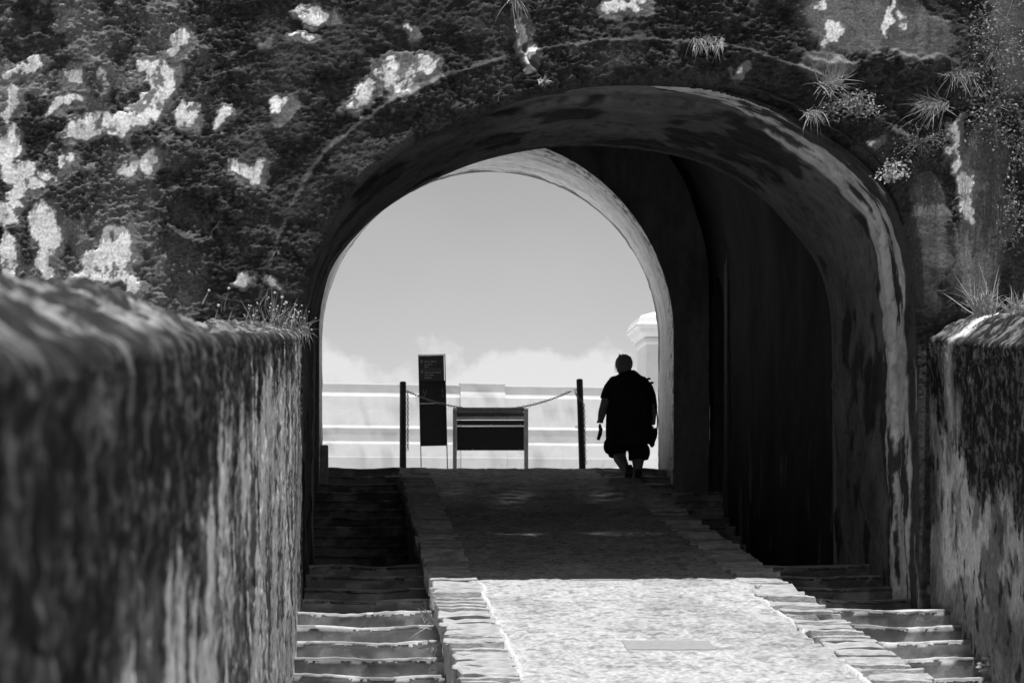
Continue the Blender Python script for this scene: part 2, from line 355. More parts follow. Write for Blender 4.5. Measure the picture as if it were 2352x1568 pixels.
# crack
ckx = np.interp(PXy, [0, 60, 115, 180, 215], [1178, 1195, 1208, 1244, 1262]); Hh = Hh-.06*np.exp(-((wx*.35+PXx*.65-ckx)/5)**2)*(PXy < 205)
ckr = np.interp(PXy, [480, 560, 640, 720], [2200, 2222, 2238, 2240]); Hh = Hh+.03*ss(4, -8, PXx-ckr)*ss(470, 500, PXy)*(PXx > 2080)
moss = .009+.05*fbm(X*7, Z*9, 4, 101)**1.5+.03*ss(.45, .65, cru)+.06*np.clip(r1-.62, 0, 1)+.045*ss(.5, .75, r2)+(.035+.07*ss(700, 350, PXx))*lich*ss(.42, .6, r2*.6+fbm(X*12, Z*12, 3, 105)*.4)
plc = .66+.22*fbm(X*6, Z*6, 4, 111); plc *= 1-.30*ss(.52, .68, fbm(X*14, Z*5, 4, 113)); plc *= 1-.75*ss(.60, .66, fbm(X*11, Z*8, 5, 115, .62))
stc = .04+.20*fbma(X*7, Z*1.3, 5, 121, .6)**1.5+.06*ss(2150, 2000, PXx)*ss(200, 120, PXy)+.05*(r2-.5)
stc = stc*(1-.25*ss(2250, 2350, PXx))
moss = moss*(.62+.38*ss(560, 300, PXx))
tone = moss*(1-stu*.85)+stc*stu*.85
tone = tone*(1-.75*pl2)+plc*.62*pl2*.75
tone = tone*(1-halo)+(.05+.16*fbm(X*10, Z*7, 4, 117, .6))*halo
tone = tone*(1-pl)+plc*pl
grey_l = ss(.5, .6, fbm(X*2.4+1, Z*1.5, 4, 131))*left*(1-pl)*.6; tone = tone*(1-grey_l)+(.12+.2*fbm(X*9, Z*4, 3, 133))*grey_l
tone = tone+.025*spring*np.exp(-((D-arc_w-.01)/.022)**2)*ss(.35, .6, fbm(X*7, Z*7, 3, 75))  # outer ridge of the arch band painted lighter, as an edge catching sun
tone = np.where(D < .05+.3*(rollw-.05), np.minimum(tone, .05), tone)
fine = ss(9.0, 7.4, Z)
Hh = Hh*fine*(1-.85*ss(4.40, 4.46, X)*ss(4.8, 4.62, X)*ss(4.5, 4.1, Z))
Vx, Vz = np.where(INS, NX, X), np.where(INS, NZ, Z)
Vv = np.stack([Vx, YF-Hh, Vz], -1); Vv[..., 1] = np.where(INS, YF+.05, Vv[..., 1])
Fq = grid_faces(*X.shape); fi = INS.ravel()[Fq]; Fq = Fq[~fi.all(1)]
used = np.unique(Fq); rm = np.full(X.size, -1); rm[used] = np.arange(len(used))
link('facade', np_mesh('facade', Vv.reshape(-1, 3)[used], rm[Fq], {'tone': tone.ravel()[used], 'bmp': (.85-.65*np.clip(pl+.7*halo+.5*stu, 0, 1)).ravel()[used]}), M_fac, G)

# -- front arch soffit
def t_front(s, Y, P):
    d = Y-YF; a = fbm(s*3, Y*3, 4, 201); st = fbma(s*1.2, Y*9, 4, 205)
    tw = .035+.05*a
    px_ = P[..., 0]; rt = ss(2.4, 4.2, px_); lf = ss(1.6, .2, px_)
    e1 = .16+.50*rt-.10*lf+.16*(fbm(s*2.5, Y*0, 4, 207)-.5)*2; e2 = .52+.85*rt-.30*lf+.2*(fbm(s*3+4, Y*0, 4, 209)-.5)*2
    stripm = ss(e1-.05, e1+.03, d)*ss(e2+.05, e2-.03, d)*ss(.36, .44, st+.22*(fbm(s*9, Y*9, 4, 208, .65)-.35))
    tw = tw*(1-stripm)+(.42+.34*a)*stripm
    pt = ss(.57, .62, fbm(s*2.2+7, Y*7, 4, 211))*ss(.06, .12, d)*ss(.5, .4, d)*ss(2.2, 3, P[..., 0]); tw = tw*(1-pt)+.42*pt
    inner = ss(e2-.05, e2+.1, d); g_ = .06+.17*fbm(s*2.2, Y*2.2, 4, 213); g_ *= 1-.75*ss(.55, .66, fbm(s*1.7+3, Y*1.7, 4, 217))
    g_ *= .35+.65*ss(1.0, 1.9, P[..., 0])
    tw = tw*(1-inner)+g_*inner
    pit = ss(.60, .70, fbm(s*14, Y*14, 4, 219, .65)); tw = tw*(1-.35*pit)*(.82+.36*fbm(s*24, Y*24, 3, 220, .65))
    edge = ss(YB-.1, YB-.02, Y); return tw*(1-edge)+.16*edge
def d_front(s, Y, P):
    d = Y-YF; o = -.02+.06*(fbm(s*2, Y*2, 3, 221)-.5)+.03*(fbm(s*9, Y*9, 4, 223, .6)-.5)
    o = o-.05*ss(1.15, 1.02, d)                     # the outer order of the arch stands a little wider
    ragged = .05*np.clip(fbm(s*6, Y*0+2, 3, 225)-.5, 0, 1)*ss(YB-.25, YB, Y)
    return np.where(d < .02, -.02, o)+ragged
sgn = 1.0
q = np.gradient(CF, axis=0); nn = np.stack([q[:, 1], -q[:, 0]], 1)[len(CF)//2]
if nn[1] > 0: sgn = -1.0                            # displacement positive means into the opening
_df = d_front
d_front2 = lambda s, Y, P: sgn*_df(s, Y, P)
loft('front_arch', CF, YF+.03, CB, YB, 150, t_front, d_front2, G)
loft('front_arch_back', CB, YB+.001, CV, YB+.02, 3, lambda s, Y, P: np.full(Y.shape, .1), lambda s, Y, P: np.zeros(Y.shape), G)
# -- vault and side walls of the passage
def t_v(s, Y, P): return .006+.035*fbma(Y*3.5, P[..., 1]*.5, 5, 231)**1.5+.10*ss(.62, .72, fbma(Y*4, P[..., 1]*.9, 4, 233))*ss(EYE+1.8, EYE+.4, P[..., 1])  # near-black tone puts the passage's shade into the wall colour
DW = (26.75, 27.4, EYE+3.4)
def keepv(c_): return ~((c_[:, 0] > 3.2) & (c_[:, 1] > DW[0]) & (c_[:, 1] < DW[1]) & (c_[:, 2] < DW[2]-.25*((c_[:, 1]-27.07)/.33)**2))
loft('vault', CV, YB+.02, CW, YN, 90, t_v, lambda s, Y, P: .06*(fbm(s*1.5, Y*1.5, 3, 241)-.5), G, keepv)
b = MB(); xn = 4.50
for (x0, x1, y0, y1) in ((xn, xn+1.2, DW[1]+.08, DW[1]+.3), (xn, xn+1.2, DW[0]-.3, DW[0]-.08), (xn+1.2, xn+1.35, DW[0]-.3, DW[1]+.3)):
    b.box(((x0+x1)/2, (y0+y1)/2, EYE+1.4), (x1-x0, y1-y0, 4.6))
b.box((xn+.66, 27.07, EYE+3.6), (1.3, 1.2, .12)); dn = b.mesh('doorway'); link('doorway', dn, mat('doorway_plaster', .06, var=.3), G)
# -- far pier wall seen from inside, far arch, wall towards the plaza
loft('far_wall', CW, YN, CN, YN, 26, lambda s, Y, P: 0.09+.14*fbma(P[..., 0]*7, P[..., 1]*1.2, 4, 251)+0*Y, lambda s, Y, P: np.zeros(Y.shape), G)
def t_far(s, Y, P):
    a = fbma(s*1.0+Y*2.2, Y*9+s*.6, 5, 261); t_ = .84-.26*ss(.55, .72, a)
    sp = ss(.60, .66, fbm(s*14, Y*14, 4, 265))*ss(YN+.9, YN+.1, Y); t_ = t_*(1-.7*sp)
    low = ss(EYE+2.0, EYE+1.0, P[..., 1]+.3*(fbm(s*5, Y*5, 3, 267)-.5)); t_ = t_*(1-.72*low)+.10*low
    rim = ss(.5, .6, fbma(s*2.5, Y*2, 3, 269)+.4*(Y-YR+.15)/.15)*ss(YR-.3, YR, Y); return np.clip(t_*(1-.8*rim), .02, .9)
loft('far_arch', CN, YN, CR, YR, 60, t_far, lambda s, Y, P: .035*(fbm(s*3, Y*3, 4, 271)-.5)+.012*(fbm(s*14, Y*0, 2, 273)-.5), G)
cc = np.array([1.9, 3.0]); CO = cc+(CR-cc)*2.1
loft('rear_wall', CR, YR, CO, YR+.01, 6, lambda s, Y, P: np.full(Y.shape, .6), lambda s, Y, P: np.zeros(Y.shape), G)
b = MB(); b.box((2, 23.95, 9.75), (19, 11.2, .4)); b.build('unseen_roof', M_body, G)  # unseen slab over the vault, added to keep the overhead sun out

# ------------------------------------------------------------------ ramp
def zr(Y): return SL*Y
XA, XB = .70, 3.53
YC = 28.7
xs = np.arange(1.0, 3.24, .03); ys = np.r_[np.arange(-1, 11, .2), np.arange(11, 20, .03), np.arange(20, 28.72, .06)]
gX, gY = np.meshgrid(xs, ys)
hz = .020*(fbm(gX*7, gY*5, 4, 301, .6)-.5)+.03*(fbm(gX*1.2, gY*.9, 2, 303)-.5)-.014*ss(.55, .75, fbm(gX*12, gY*9, 3, 305))
for (x0, x1, y0, y1) in ((1.85, 2.44, 14.72, 15.08), (1.82, 2.32, 18.12, 18.42)):
    hz = hz*(1-ss(.12, .0, np.maximum(np.maximum(x0-gX, gX-x1), np.maximum(y0-gY, gY-y1))))
tr = .29+.12*fbm(gX*9, gY*6, 5, 311, .6)+.05*(fbm(gX*1.3, gY*1.1, 3, 313)-.5); tr *= 1-.38*ss(.56, .66, fbm(gX*13, gY*15, 4, 315, .65)); tr *= 1-.18*ss(.5, .7, fbm(gX*2.2, gY*1.6, 4, 317))
worn = np.maximum(np.exp(-((gX-1.95-.12*(gY-25.5))/.22)**2-((gY-25.2)/1.5)**2), np.exp(-((gX-2.9)/.3)**2-((gY-25.2)/1.3)**2))
worn = np.maximum(worn, 1.3*np.exp(-((gX-1.66)/.27)**4-((gY-21.35-.25*(gX-1.66))/.14)**2)); worn = np.maximum(worn, 1.3*np.exp(-((gX-2.68)/.42)**4-((gY-21.4)/.17)**2))
worn = np.maximum(worn, .8*np.exp(-((gX-1.25)/.2)**2-((gY-26)/1.2)**2))*ss(.40, .60, fbm(gX*4+.5*gY, gY*10, 4, 321, .6)); worn = np.clip(worn, 0, 1)
rg = .88-.66*worn; hz = hz*(1-.8*worn)
RP = struct(link('ramp', np_mesh('ramp', np.stack([gX, gY, zr(gY)+hz], -1), grid_faces(*gX.shape), {'tone': tr, 'rough': rg, 'spec': .04+.46*worn, 'bmp': .75*(1-.93*worn)}), M_ramp))
b = MB(); v = [(XA+.02, -1), (XB-.02, -1), (XB-.02, 28.68), (XA+.02, 28.68)]
def prism(b, top, zb):
    T = [b.bm.verts.new(p) for p in top]; Bt = [b.bm.verts.new((p[0], p[1], zb)) for p in top]
    b.bm.faces.new(T); b.bm.faces.new(Bt[::-1])
    for i in range(len(T)): j = (i+1) % len(T); b.bm.faces.new((T[j], T[i], Bt[i], Bt[j]))
prism(b, [(x, y, zr(y)-.07) for x, y in v], -1.05); b.build('ramp_core', M_body, RP)
rng = random.Random(5)
def slab(seed, L, Wd, T):
    r = random.Random(seed); bm = bmesh.new(); bmesh.ops.create_cube(bm, size=1)
    bmesh.ops.subdivide_edges(bm, edges=[e for e in bm.edges if abs((e.verts[0].co-e.verts[1].co).x) > .5], cuts=3)
    for v_ in bm.verts:
        v_.co.x *= L; v_.co.y *= Wd; v_.co.z *= T
        v_.co += Vector((r.uniform(-.02, .02), r.uniform(-.07, .07)*Wd, r.uniform(-.010, .006) if v_.co.z > 0 else 0))
    bmesh.ops.bevel(bm, geom=[e for e in bm.edges if e.calc_face_angle(0) > .8], offset=min(.010, Wd*.1), segments=1, affect='EDGES')
    me = bpy.data.meshes.new('brick'); bm.to_mesh(me); bm.free(); me.materials.append(M_brick); me.shade_flat()
    return me
slabs = [slab(i, .37, wd, .15) for i, wd in enumerate((.10, .12, .14, .16, .18, .21, .25, .30))]
wds = (.10, .12, .14, .16, .18, .21, .25, .30)
ang = math.atan(SL)
for side in (0, 1):
    y = 10.6
    while y < 28.6:
        k = rng.choice((0, 1, 1, 2, 2, 3, 3, 4, 5, 6, 7)); wd = wds[k]
        x = (XA+.185-.012 if side == 0 else XB-.185+.012)+rng.uniform(-.02, .02)
        if y+wd > 28.72: break
        o = link('brick', slabs[k], None, RP); yc = y+wd/2; dz = rng.uniform(-.012, .014)
        o.matrix_parent_inverse = Matrix(); o.location = (x, yc, zr(yc)-.06+dz); o.rotation_euler = (ang+rng.uniform(-.05, .05), rng.uniform(-.02, .02), rng.uniform(-.05, .05)+(math.pi if rng.random() < .5 else 0))
        y += wd+rng.uniform(.002, .012)
x = XA-.02
while x < XB-.1:                               # course of slabs along the crest
    k = rng.choice((5, 6, 7)); L_ = rng.uniform(.9, 1.2)
    o = link('brick', slabs[k], None, RP); o.matrix_parent_inverse = Matrix(); o.location = (x+.19, 28.88, PZ-.068+rng.uniform(-.006, .006)); o.rotation_euler = (0, rng.uniform(-.012, .012), rng.uniform(-.02, .02)); o.scale = (1, .32/wds[k], 1)
    x += .375
# lime mortar line between the slabs and the surface
def mortar(pts, wf, seed):
    P = curve(pts, 150); V = []; 
    for i, (x_, y_) in enumerate(P):
        a = wf*(.35+1.3*float(fbm(y_*3, 0, 4, seed)))*(1 if float(vn(y_*2.3, 3, seed+3)) > .35 else .3)
        e_ = min(1, i/8, (149-i)/8); a *= e_; lift = .022*e_*(1 if float(vn(y_*2.3, 3, seed+3)) > .35 else .4)
        j = .04*(float(fbm(y_*2.5, 5, 4, seed+1))-.5)*2
        V += [(x_+j-a/2, y_, zr(y_)-.02), (x_+j-a*.3, y_, zr(y_)-.004+lift), (x_+j+a*.3, y_, zr(y_)-.004+lift), (x_+j+a/2, y_, zr(y_)-.02)]
    return np_mesh('mortar_strip', V, grid_faces(150, 4))
link('mortar_strip', mortar([(1.085, 18.2), (1.085, 16.5), (1.09, 14.8), (1.10, 13.3), (1.1, 12)], .042, 331), M_mortar, RP)
link('mortar_strip', mortar([(3.16, 17.0), (3.15, 16.2), (3.15, 15.4)], .045, 341), M_mortar, RP)
link('mortar_strip', mortar([(3.14, 14.2), (3.14, 13.2), (3.14, 12)], .04, 351), M_mortar, RP)

def plate(nm, x0, x1, y0, y1, label):
    b = MB(); r = random.Random(3); n = 10; top = []
    for i in range(n+1): top.append((x0+(x1-x0)*i/n, y0+r.uniform(-.012, .012)))
    for i in range(n+1): top.append((x1-(x1-x0)*i/n+r.uniform(-.01, .01), y1+r.uniform(-.012, .012)))
    prism(b, [(p[0], p[1], zr(p[1])+.005) for p in top], zr(y0)-.12); o = b.build(nm, M_plate); return tag(o, label, 'plate')
plate('cover_plate', 1.85, 2.44, 14.72, 15.08, 'smooth grey rectangular plate set in the sunlit ramp')
plate('cover_plate', 1.82, 2.32, 18.12, 18.42, 'dark rectangular plate in the shaded ramp just inside the arch')

# ------------------------------------------------------------------ flights of steps on either side
def step_mesh(x0, x1, yf, z, tread, rise, seed):
    n = max(12, int((x1-x0)/.022)); u = np.linspace(x0, x1, n)
    prof = [(0.012, -rise-.14), (.006, -rise*.85), (0, -rise*.5), (-.004, -rise*.22), (-.006, -.03), (0.0, -.008), (.012, 0), (.05, 0), (tread*.5, -.014), (tread+.12, -.03)]
    sag = -.018*np.exp(-((u-(x0+x1)/2-.1*math.sin(seed))/.25)**2)
    wob = .022*(fbm(u*3.1, u*0+seed, 4, 401+seed)-.5)*2+.01*(fbm(u*16, u*0+seed, 3, 402)-.5)*2; chip = -.028*ss(.66, .74, fbm(u*5, u*0+seed*3, 3, 403))
    V = []; T = []
    for k, (dy, dz) in enumerate(prof):
        f = 1 if 4 <= k <= 6 else (.5 if k in (3, 7) else .25)
        ny = (fbm(u*9, np.full(n, k*.7+seed), 3, 405)-.5)*.02
        V.append(np.stack([u, yf+dy+ny*(k < 7)-chip*(k in (4, 5, 6))*.5, z+dz+(sag+wob*.5)*(1 if k >= 4 else .4)+chip*(k in (5, 6))*.5], 1))
        h_ = np.full(n, dz)
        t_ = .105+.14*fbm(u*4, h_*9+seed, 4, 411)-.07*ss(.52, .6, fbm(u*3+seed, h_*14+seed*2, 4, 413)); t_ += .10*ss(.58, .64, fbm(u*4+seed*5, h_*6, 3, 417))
        if k >= 7: t_ = .36+.1*fbm(u*5, h_+seed, 3, 419)  # treads toned lighter than the risers, sunlight put into the colour
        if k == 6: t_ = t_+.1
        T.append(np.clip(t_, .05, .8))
    return np_mesh('step', np.concatenate(V), grid_faces(len(prof), n), {'tone': np.concatenate(T)})
def flight(name, x0, x1, rows, seed0):
    base = None; top = empty(name, ((x0+x1)/2, rows[0][0], 0)); struct(top)
    for i, (yf, z) in enumerate(rows):
        nx = rows[i+1] if i+1 < len(rows) else (yf+.5, z+.1); pr = rows[i-1][1] if i else z-.2
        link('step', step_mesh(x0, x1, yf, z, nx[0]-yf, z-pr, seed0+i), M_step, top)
    return top
def low_rows(y0, z0, n, ty, tz): return [(y0-ty*i, z0-tz*i) for i in range(n, 0, -1)]
upL = [(25.1+.32*i, 2.407+.11*(i+1)) for i in range(10)]
lit = [(15.87, 1.638), (16.2, 1.747), (16.54, 1.854), (16.87, 1.957), (17.2, 2.054)]
flight('left_stairs', XL-.05, XA+.03, low_rows(15.87, 1.638, 12, .33, .107)+lit+[(18.3, 2.132), (18.75, 2.218), (19.2, 2.316), (19.65, 2.407)]+upL+[(28.32, PZ+.004)], 1)
litr = [(15.88, 1.622), (16.13, 1.752), (16.38, 1.862), (16.63, 1.968), (16.9, 2.082)]
flight('right_stairs', XB-.03, XR+.15, low_rows(15.88, 1.622, 14, .26, .11)+litr+[(18.3, 2.132), (18.75, 2.225), (19.2, 2.322), (19.65, 2.407)]+upL+[(28.32, PZ+.004)], 40)

# ------------------------------------------------------------------ parapets
def parapet(name, xf, sx, yrow, ridge, face, label, seed, right=False):
    zb = -1.0; wcap = .36
    prof = []                                        # (distance behind the face, kind, parameter)
    for t in np.linspace(0, 1, 250): prof.append(('f', t))
    for t in np.linspace(0, 1, 12)[1:]: prof.append(('c', t))
    for t in np.linspace(0, 1, 44)[1:]: prof.append(('t', t))
    for t in np.linspace(0, 1, 8)[1:]: prof.append(('b', t))
    Y = np.array(yrow); zf = np.interp(Y, *face); zt = np.interp(Y, *ridge); rad = .05
    off = []; zz = []; sl_ = []
    for k, t in prof:
        if k == 'f': off.append(Y*0+.0); zz.append(zf-rad-(1-t)**1.35*(zf-rad-zb)); sl_.append(zf-zz[-1])
        elif k == 'c': a = t*math.pi/2*.85; off.append(Y*0+rad*(1-math.cos(a))); zz.append(zf-rad+rad*math.sin(a)); sl_.append(Y*0+rad*(1-t)*.8)
        elif k == 't': o_ = rad+t*(wcap-rad); off.append(Y*0+o_); zz.append(zf-.002+(zt-zf)*math.sin(t*math.pi/2)); sl_.append(Y*0-o_)
        else: off.append(Y*0+wcap+.06*t); zz.append(zt-.9*t*t); sl_.append(Y*0-wcap-t)
    off = np.array(off); zz = np.array(zz); sl_ = np.array(sl_); YY = np.broadcast_to(Y, off.shape)
    ed = fbma(YY*6, sl_*3, 4, seed); ed2 = fbma(YY*22, sl_*9, 4, seed+3, .7)
    stk = fbma(YY*2.2, sl_*.85, 7, seed+7, .74)
    if not right:
        L = .14+.30*fbm(YY*1.1, 0*YY, 3, seed+11)*ss(18.6, 9, YY)+.16*ss(7, 3.8, YY)+.30*ss(3.6, 2.7, YY)
        dark = ss(L+.10, L-.06, sl_+1.0*(stk-.5)+.25*(ed2-.5))
        drip = ss(.50, .58, fbma(YY*2.4+4, sl_*.8, 7, seed+8, .76)+.2*(ed2-.5))*.92
        pale = .54+.2*fbm(YY*3, sl_*2, 3, seed+13)
        t_ = pale*(1-drip)+.06*drip
        t_ = t_*(1-dark)+(.012+.10*ss(.52, .70, ed2*.5+.5*fbm(YY*26, sl_*18, 3, seed+15, .65)))*dark
        endp = ss(15.0, 17.0, YY)*ss(.56, .48, stk); t_ = t_*(1-endp*.75)+.42*endp*.75
    else:
        bd = np.interp(Y, [9, 14.5, 15.2, 16, 17, 17.6, 18.4], [1.5, 1.42, 1.25, .98, .72, .55, .5]); bd = np.broadcast_to(bd, off.shape)
        dark = ss(bd+.10, bd-.08, sl_+1.5*(stk-.5)+.3*(ed2-.5))
        low = ss(1.7, 2.0, sl_+.5*(ed-.5))
        pale = .36+.16*fbm(YY*3, sl_*2, 3, seed+13); pale = pale*(1-.6*ss(.5, .62, fbm(YY*4, sl_*2.4, 4, seed+17)))
        drip = ss(.56, .64, stk)*.7; t_ = pale*(1-drip)+.05*drip; t_ = t_*(1-.75*low)+.07*low
        t_ = t_*(1-dark)+(.012+.11*ss(.54, .72, fbma(YY*26, sl_*14, 4, seed+15, .68)))*dark
        gap = np.exp(-((YY-16.95-.05*np.sin(sl_*6))/.09)**2)*ss(.9, .5, sl_); t_ = t_*(1-gap)+.42*gap
        gap2 = np.exp(-((YY-16.75+.05*np.sin(sl_*5))/.07)**2)*ss(.3, .6, sl_)*ss(1.5, 1.1, sl_)*ss(.4, .5, stk); t_ = t_*(1-gap2)+.36*gap2
        far = ss(17.1, 17.35, YY)*ss(-.01, .1, sl_); t_ = t_*(1-far*.6)
    grain = fbm(YY*34, sl_*22, 4, seed+31, .7); t_ = t_*(.55+.9*grain)
    spk = ss(.60, .68, fbm(YY*19, sl_*9, 4, seed+33, .65))*dark*.6; t_ = t_*(1-spk)+.15*spk
    hole = ss(.62, .68, fbm(YY*9, sl_*4, 4, seed+35, .65))*(1-dark); t_ = t_*(1-.8*hole)
    top = ss(.0, -.05, sl_); tt = .02+.22*ss(.42, .64, .4*fbma(YY*13, sl_*2.5, 4, seed+21)+.6*fbm(YY*20, sl_*14, 4, seed+22, .65))
    if right: tt = tt*.6; gp = ss(.22, .10, np.abs(YY-16.9+.25*(sl_+.2))); tt = tt*(1-gp)+.6*gp
    t_ = t_*(1-top)+tt*top
    topm_ = top
    rough = .5+.5*np.clip(1-t_/.3, 0, 1)
    h = rough*(.020*(fbm(YY*14, sl_*10, 4, seed+23, .6)-.5)+.024*(fbma(YY*24, sl_*14, 4, seed+25, .65)-.5))+.04*(fbm(YY*.9, sl_*1.1, 3, seed+27)-.5)
    h = h*1.3+(.4+.6*topm_)*.026*(fbm(YY*20, sl_*15, 4, seed+29, .68)-.5)
    topm = top
    xx = xf-sx*off+sx*h*(1-topm); zz = zz+h*topm*1.6
    return tag(link(name, np_mesh(name, np.stack([xx, YY, zz], -1), grid_faces(*off.shape), {'tone': t_}), M_par), label, 'parapet wall')
yl = [1.2]
while yl[-1] < 17.65: yl.append(yl[-1]+max(.009, .003*yl[-1]))
parapet('parapet_wall', XL-.012, 1, yl, ([1.2, 2.3, 4.6, 5.7, 6.9, 7.9, 9.3, 13, 18.4], [2.43+.23, 2.43+.35, 2.43+.565, 2.43+.675, 2.43+.78, 2.43+.86, 2.43+.97, 2.43+1.38, 2.43+1.93]),
        ([1.2, 2.3, 4.7, 18.3, 18.4], [2.43+.10, 2.43+.226, 2.43+.481, 2.43+1.857, 2.43+1.868]), 'dark dripping plaster parapet in the blurred left foreground', 501)
yr_ = [8.]
while yr_[-1] < 17.65: yr_.append(yr_[-1]+.013)
parapet('parapet_wall', XR, -1, yr_, ([8, 14, 18.4], [2.43+.87, 2.43+1.56, 2.43+2.0]), ([8, 15.55, 18.3, 18.4], [2.43+.69, 2.43+1.52, 2.43+1.857, 2.43+1.87]),
        'mossy parapet on the right, white stripe across its coping', 561, True)

# ------------------------------------------------------------------ far side of the plaza
PW = tag(empty('plaza_wall', (1.5, 50, PZ)), 'long whitewashed rampart wall with ledges across the far side of the plaza', 'wall')
def rampart(name, x0, x1, off, dztop, step_=.25, seed=0):
    prof = [(.9, 6.30, .7), (.45, 6.40, .7), (.03, 6.392, .72), (.0, 6.375, .55), (-.005, 6.28, .55), (-.01, 6.19, .58), (-.04, 6.152, .6), (-.10, 6.138, .6), (-.13, 6.10, .72), (-.17, 5.8, .72), (-.21, 5.45, .76),
            (-.25, 5.42, .62), (-.31, 5.405, .6), (-.34, 5.38, .55), (-.34, 5.24, .56), (-.35, 5.085, .60), (-.37, 5.075, .78), (-.39, 5.03, .74), (-.41, 4.75, .76), (-.42, 4.74, .66), (-.45, PZ-.1, .68)]
    n = max(6, int((x1-x0)/step_)); u = np.linspace(x0, x1, n); V = []; T = []
    prof = [q_ for a_, b_ in zip(prof, prof[1:]) for q_ in ((a_[0], a_[1], b_[2]), b_)]
    for k, (dy, z, tn) in enumerate(prof):
        nz_ = .018*(fbm(u*2.3, u*0+z, 4, 601+seed)-.5)*(1 if z > 5.06 else 0)
        V.append(np.stack([u, 50+.18*(u-.1)+dy-off+nz_, z+nz_+(dztop if z > 6.12 else 0)], 1)); T.append(tn*.68*(1-.25*ss(.58, .72, fbm(u*3, u*0+z*4, 4, 611+seed)))*(.97+.06*fbma(u*7, u*0+z*.8, 3, 615)))
    V = np.array(V); T = np.array(T); e0, e1 = V[:, :1].copy(), V[:, -1:].copy(); e0[..., 1] += .5; e1[..., 1] += .5
    V = np.concatenate([e0, V, e1], 1); T = np.concatenate([T[:, :1], T, T[:, -1:]], 1)
    me = np_mesh(name, V, grid_faces(*V.shape[:2]), {'tone': T}, False); me.shade_flat()
    return me
link('wall_face', rampart('wall_face', -9, 16, 0, 0, .12), M_white, PW)
link('pilaster', rampart('pilaster', 2.60, 3.61, .13, .04, .12, 7), M_white, PW)
PI_ = tag(empty('gate_pier', (5.25, 36, PZ)), 'white square pier with heavy moulded cornice beside the right jamb', 'pier')
def sqloft(name, prof, parent, m):
    b = MB(); rings = []
    for z, h in prof: rings.append([b.bm.verts.new((5.31+sx_*h, 36+sy_*h, z)) for sx_, sy_ in ((-1, -1), (1, -1), (1, 1), (-1, 1))])
    for A, B_ in zip(rings, rings[1:]):
        for k in range(4): b.bm.faces.new((A[k], A[(k+1) % 4], B_[(k+1) % 4], B_[k]))
    b.bm.faces.new(rings[-1]); b.bm.faces.new(rings[0][::-1])
    bmesh.ops.bevel(b.bm, geom=b.bm.edges[:], offset=.012, segments=1, affect='EDGES'); return b.build(name, m, parent)
sqloft('shaft', [(PZ-.05, .62), (PZ+.32, .62), (PZ+.36, .553), (5.86, .553), (5.88, .58), (5.96, .58)], PI_, M_pier)
sqloft('cornice', [(5.961, .565), (5.99, .60), (6.03, .65), (6.11, .69), (6.12, .72), (6.17, .72), (6.18, .69), (6.28, .665)], PI_, M_pier)
sqloft('cap', [(6.281, .66), (6.30, .64), (6.38, .40), (6.41, .12)], PI_, M_pier)
b = MB(); prism(b, [(3.9, 32.8, 3.80), (4.9, 32.8, 4.02), (4.9, 33.15, 4.02), (3.9, 33.15, 3.80)], PZ-.05); tag(b.build('sloping_kerb', M_pier), 'low white sloping kerb behind the walking person', 'kerb')
b = MB(); b.box((-.255, 28.1, 3.62), (.12, .4, .52), bev=.015); tag(b.build('stone_block', M_body), 'small dark block against the left jamb at top of the stairs', 'block')

# ------------------------------------------------------------------ posts and chain
def part(b, name, m, parent, smooth=False):
    o = b.build(name, m, parent, smooth); o.matrix_parent_inverse = Matrix(); return o
def post(x, h, lean, label, ring_z, ring_side):
    t = empty('chain_post', (x, 30, PZ)); t.rotation_euler = (0, lean, 0); tag(t, label, 'post', 'chain posts')
    b = MB(); b.tube([(0, 0, -.05), (0, 0, .3), (0, 0, .7), (0, 0, h-.012)], [.0455, .044, .0435, .043], 20); part(b, 'shaft', M_post, t, False)
    b = MB(); b.tube([(0, 0, h-.012), (0, 0, h-.004), (0, 0, h+.004), (0, 0, h+.008)], [.043, .0415, .034, .015], 20); part(b, 'cap', M_rail, t)
    for rz, sd in ring_z:
        b = MB(); b.tube([(sd*.036, 0, rz), (sd*.05, 0, rz)], .006, 6)
        b.tube([(sd*.062+.014*math.cos(a), -.004, rz+.014*math.sin(a)) for a in np.linspace(0, 2*math.pi, 13)], .0035, 6, cap=False); part(b, 'ring', M_chain, t)
    return t
post((925.5-VX)*30/FP, 4.825-PZ, 0, 'dark round post left of the tall sign, chain hanging beside it', [(1.085, 1)], 1)
post((1338-VX)*30/FP, 4.86-PZ, -.032, 'dark leaning round post right of the low board, near the person', [(1.105, -1), (.61, -1)], -1)
def chain(name, pts, label, pitch=.038):
    P = curve(pts, 400); L = np.r_[0, np.cumsum(np.linalg.norm(np.diff(P, axis=0), axis=1))]; n = int(L[-1]/pitch); b = MB()
    for i in range(n):
        u = (i+.5)*pitch; c = Vector([np.interp(u, L, P[:, k]) for k in range(3)]); c2 = Vector([np.interp(u+.01, L, P[:, k]) for k in range(3)]); c1 = Vector([np.interp(u-.01, L, P[:, k]) for k in range(3)])
        t = (c2-c1).normalized(); a = t.cross(Vector((0, 1, 0))).normalized(); d = a if i % 2 else t.cross(a).normalized()
        d = (d+.35*t.cross(d)).normalized(); pts_ = []
        for k in range(13):
            th = 2*math.pi*k/12; pts_.append(c+t*(math.cos(th)*.0155+.010*(1 if math.cos(th) > 0.01 else (-1 if math.cos(th) < -.01 else 0)))+d*math.sin(th)*.0125)
        b.tube(pts_, .0046, 5, cap=False)
    return tag(b.build(name, M_chain, None, True), label, 'chain')
A_ = W(937, 899, 29.97); B_ = W(1316, 896, 29.97)
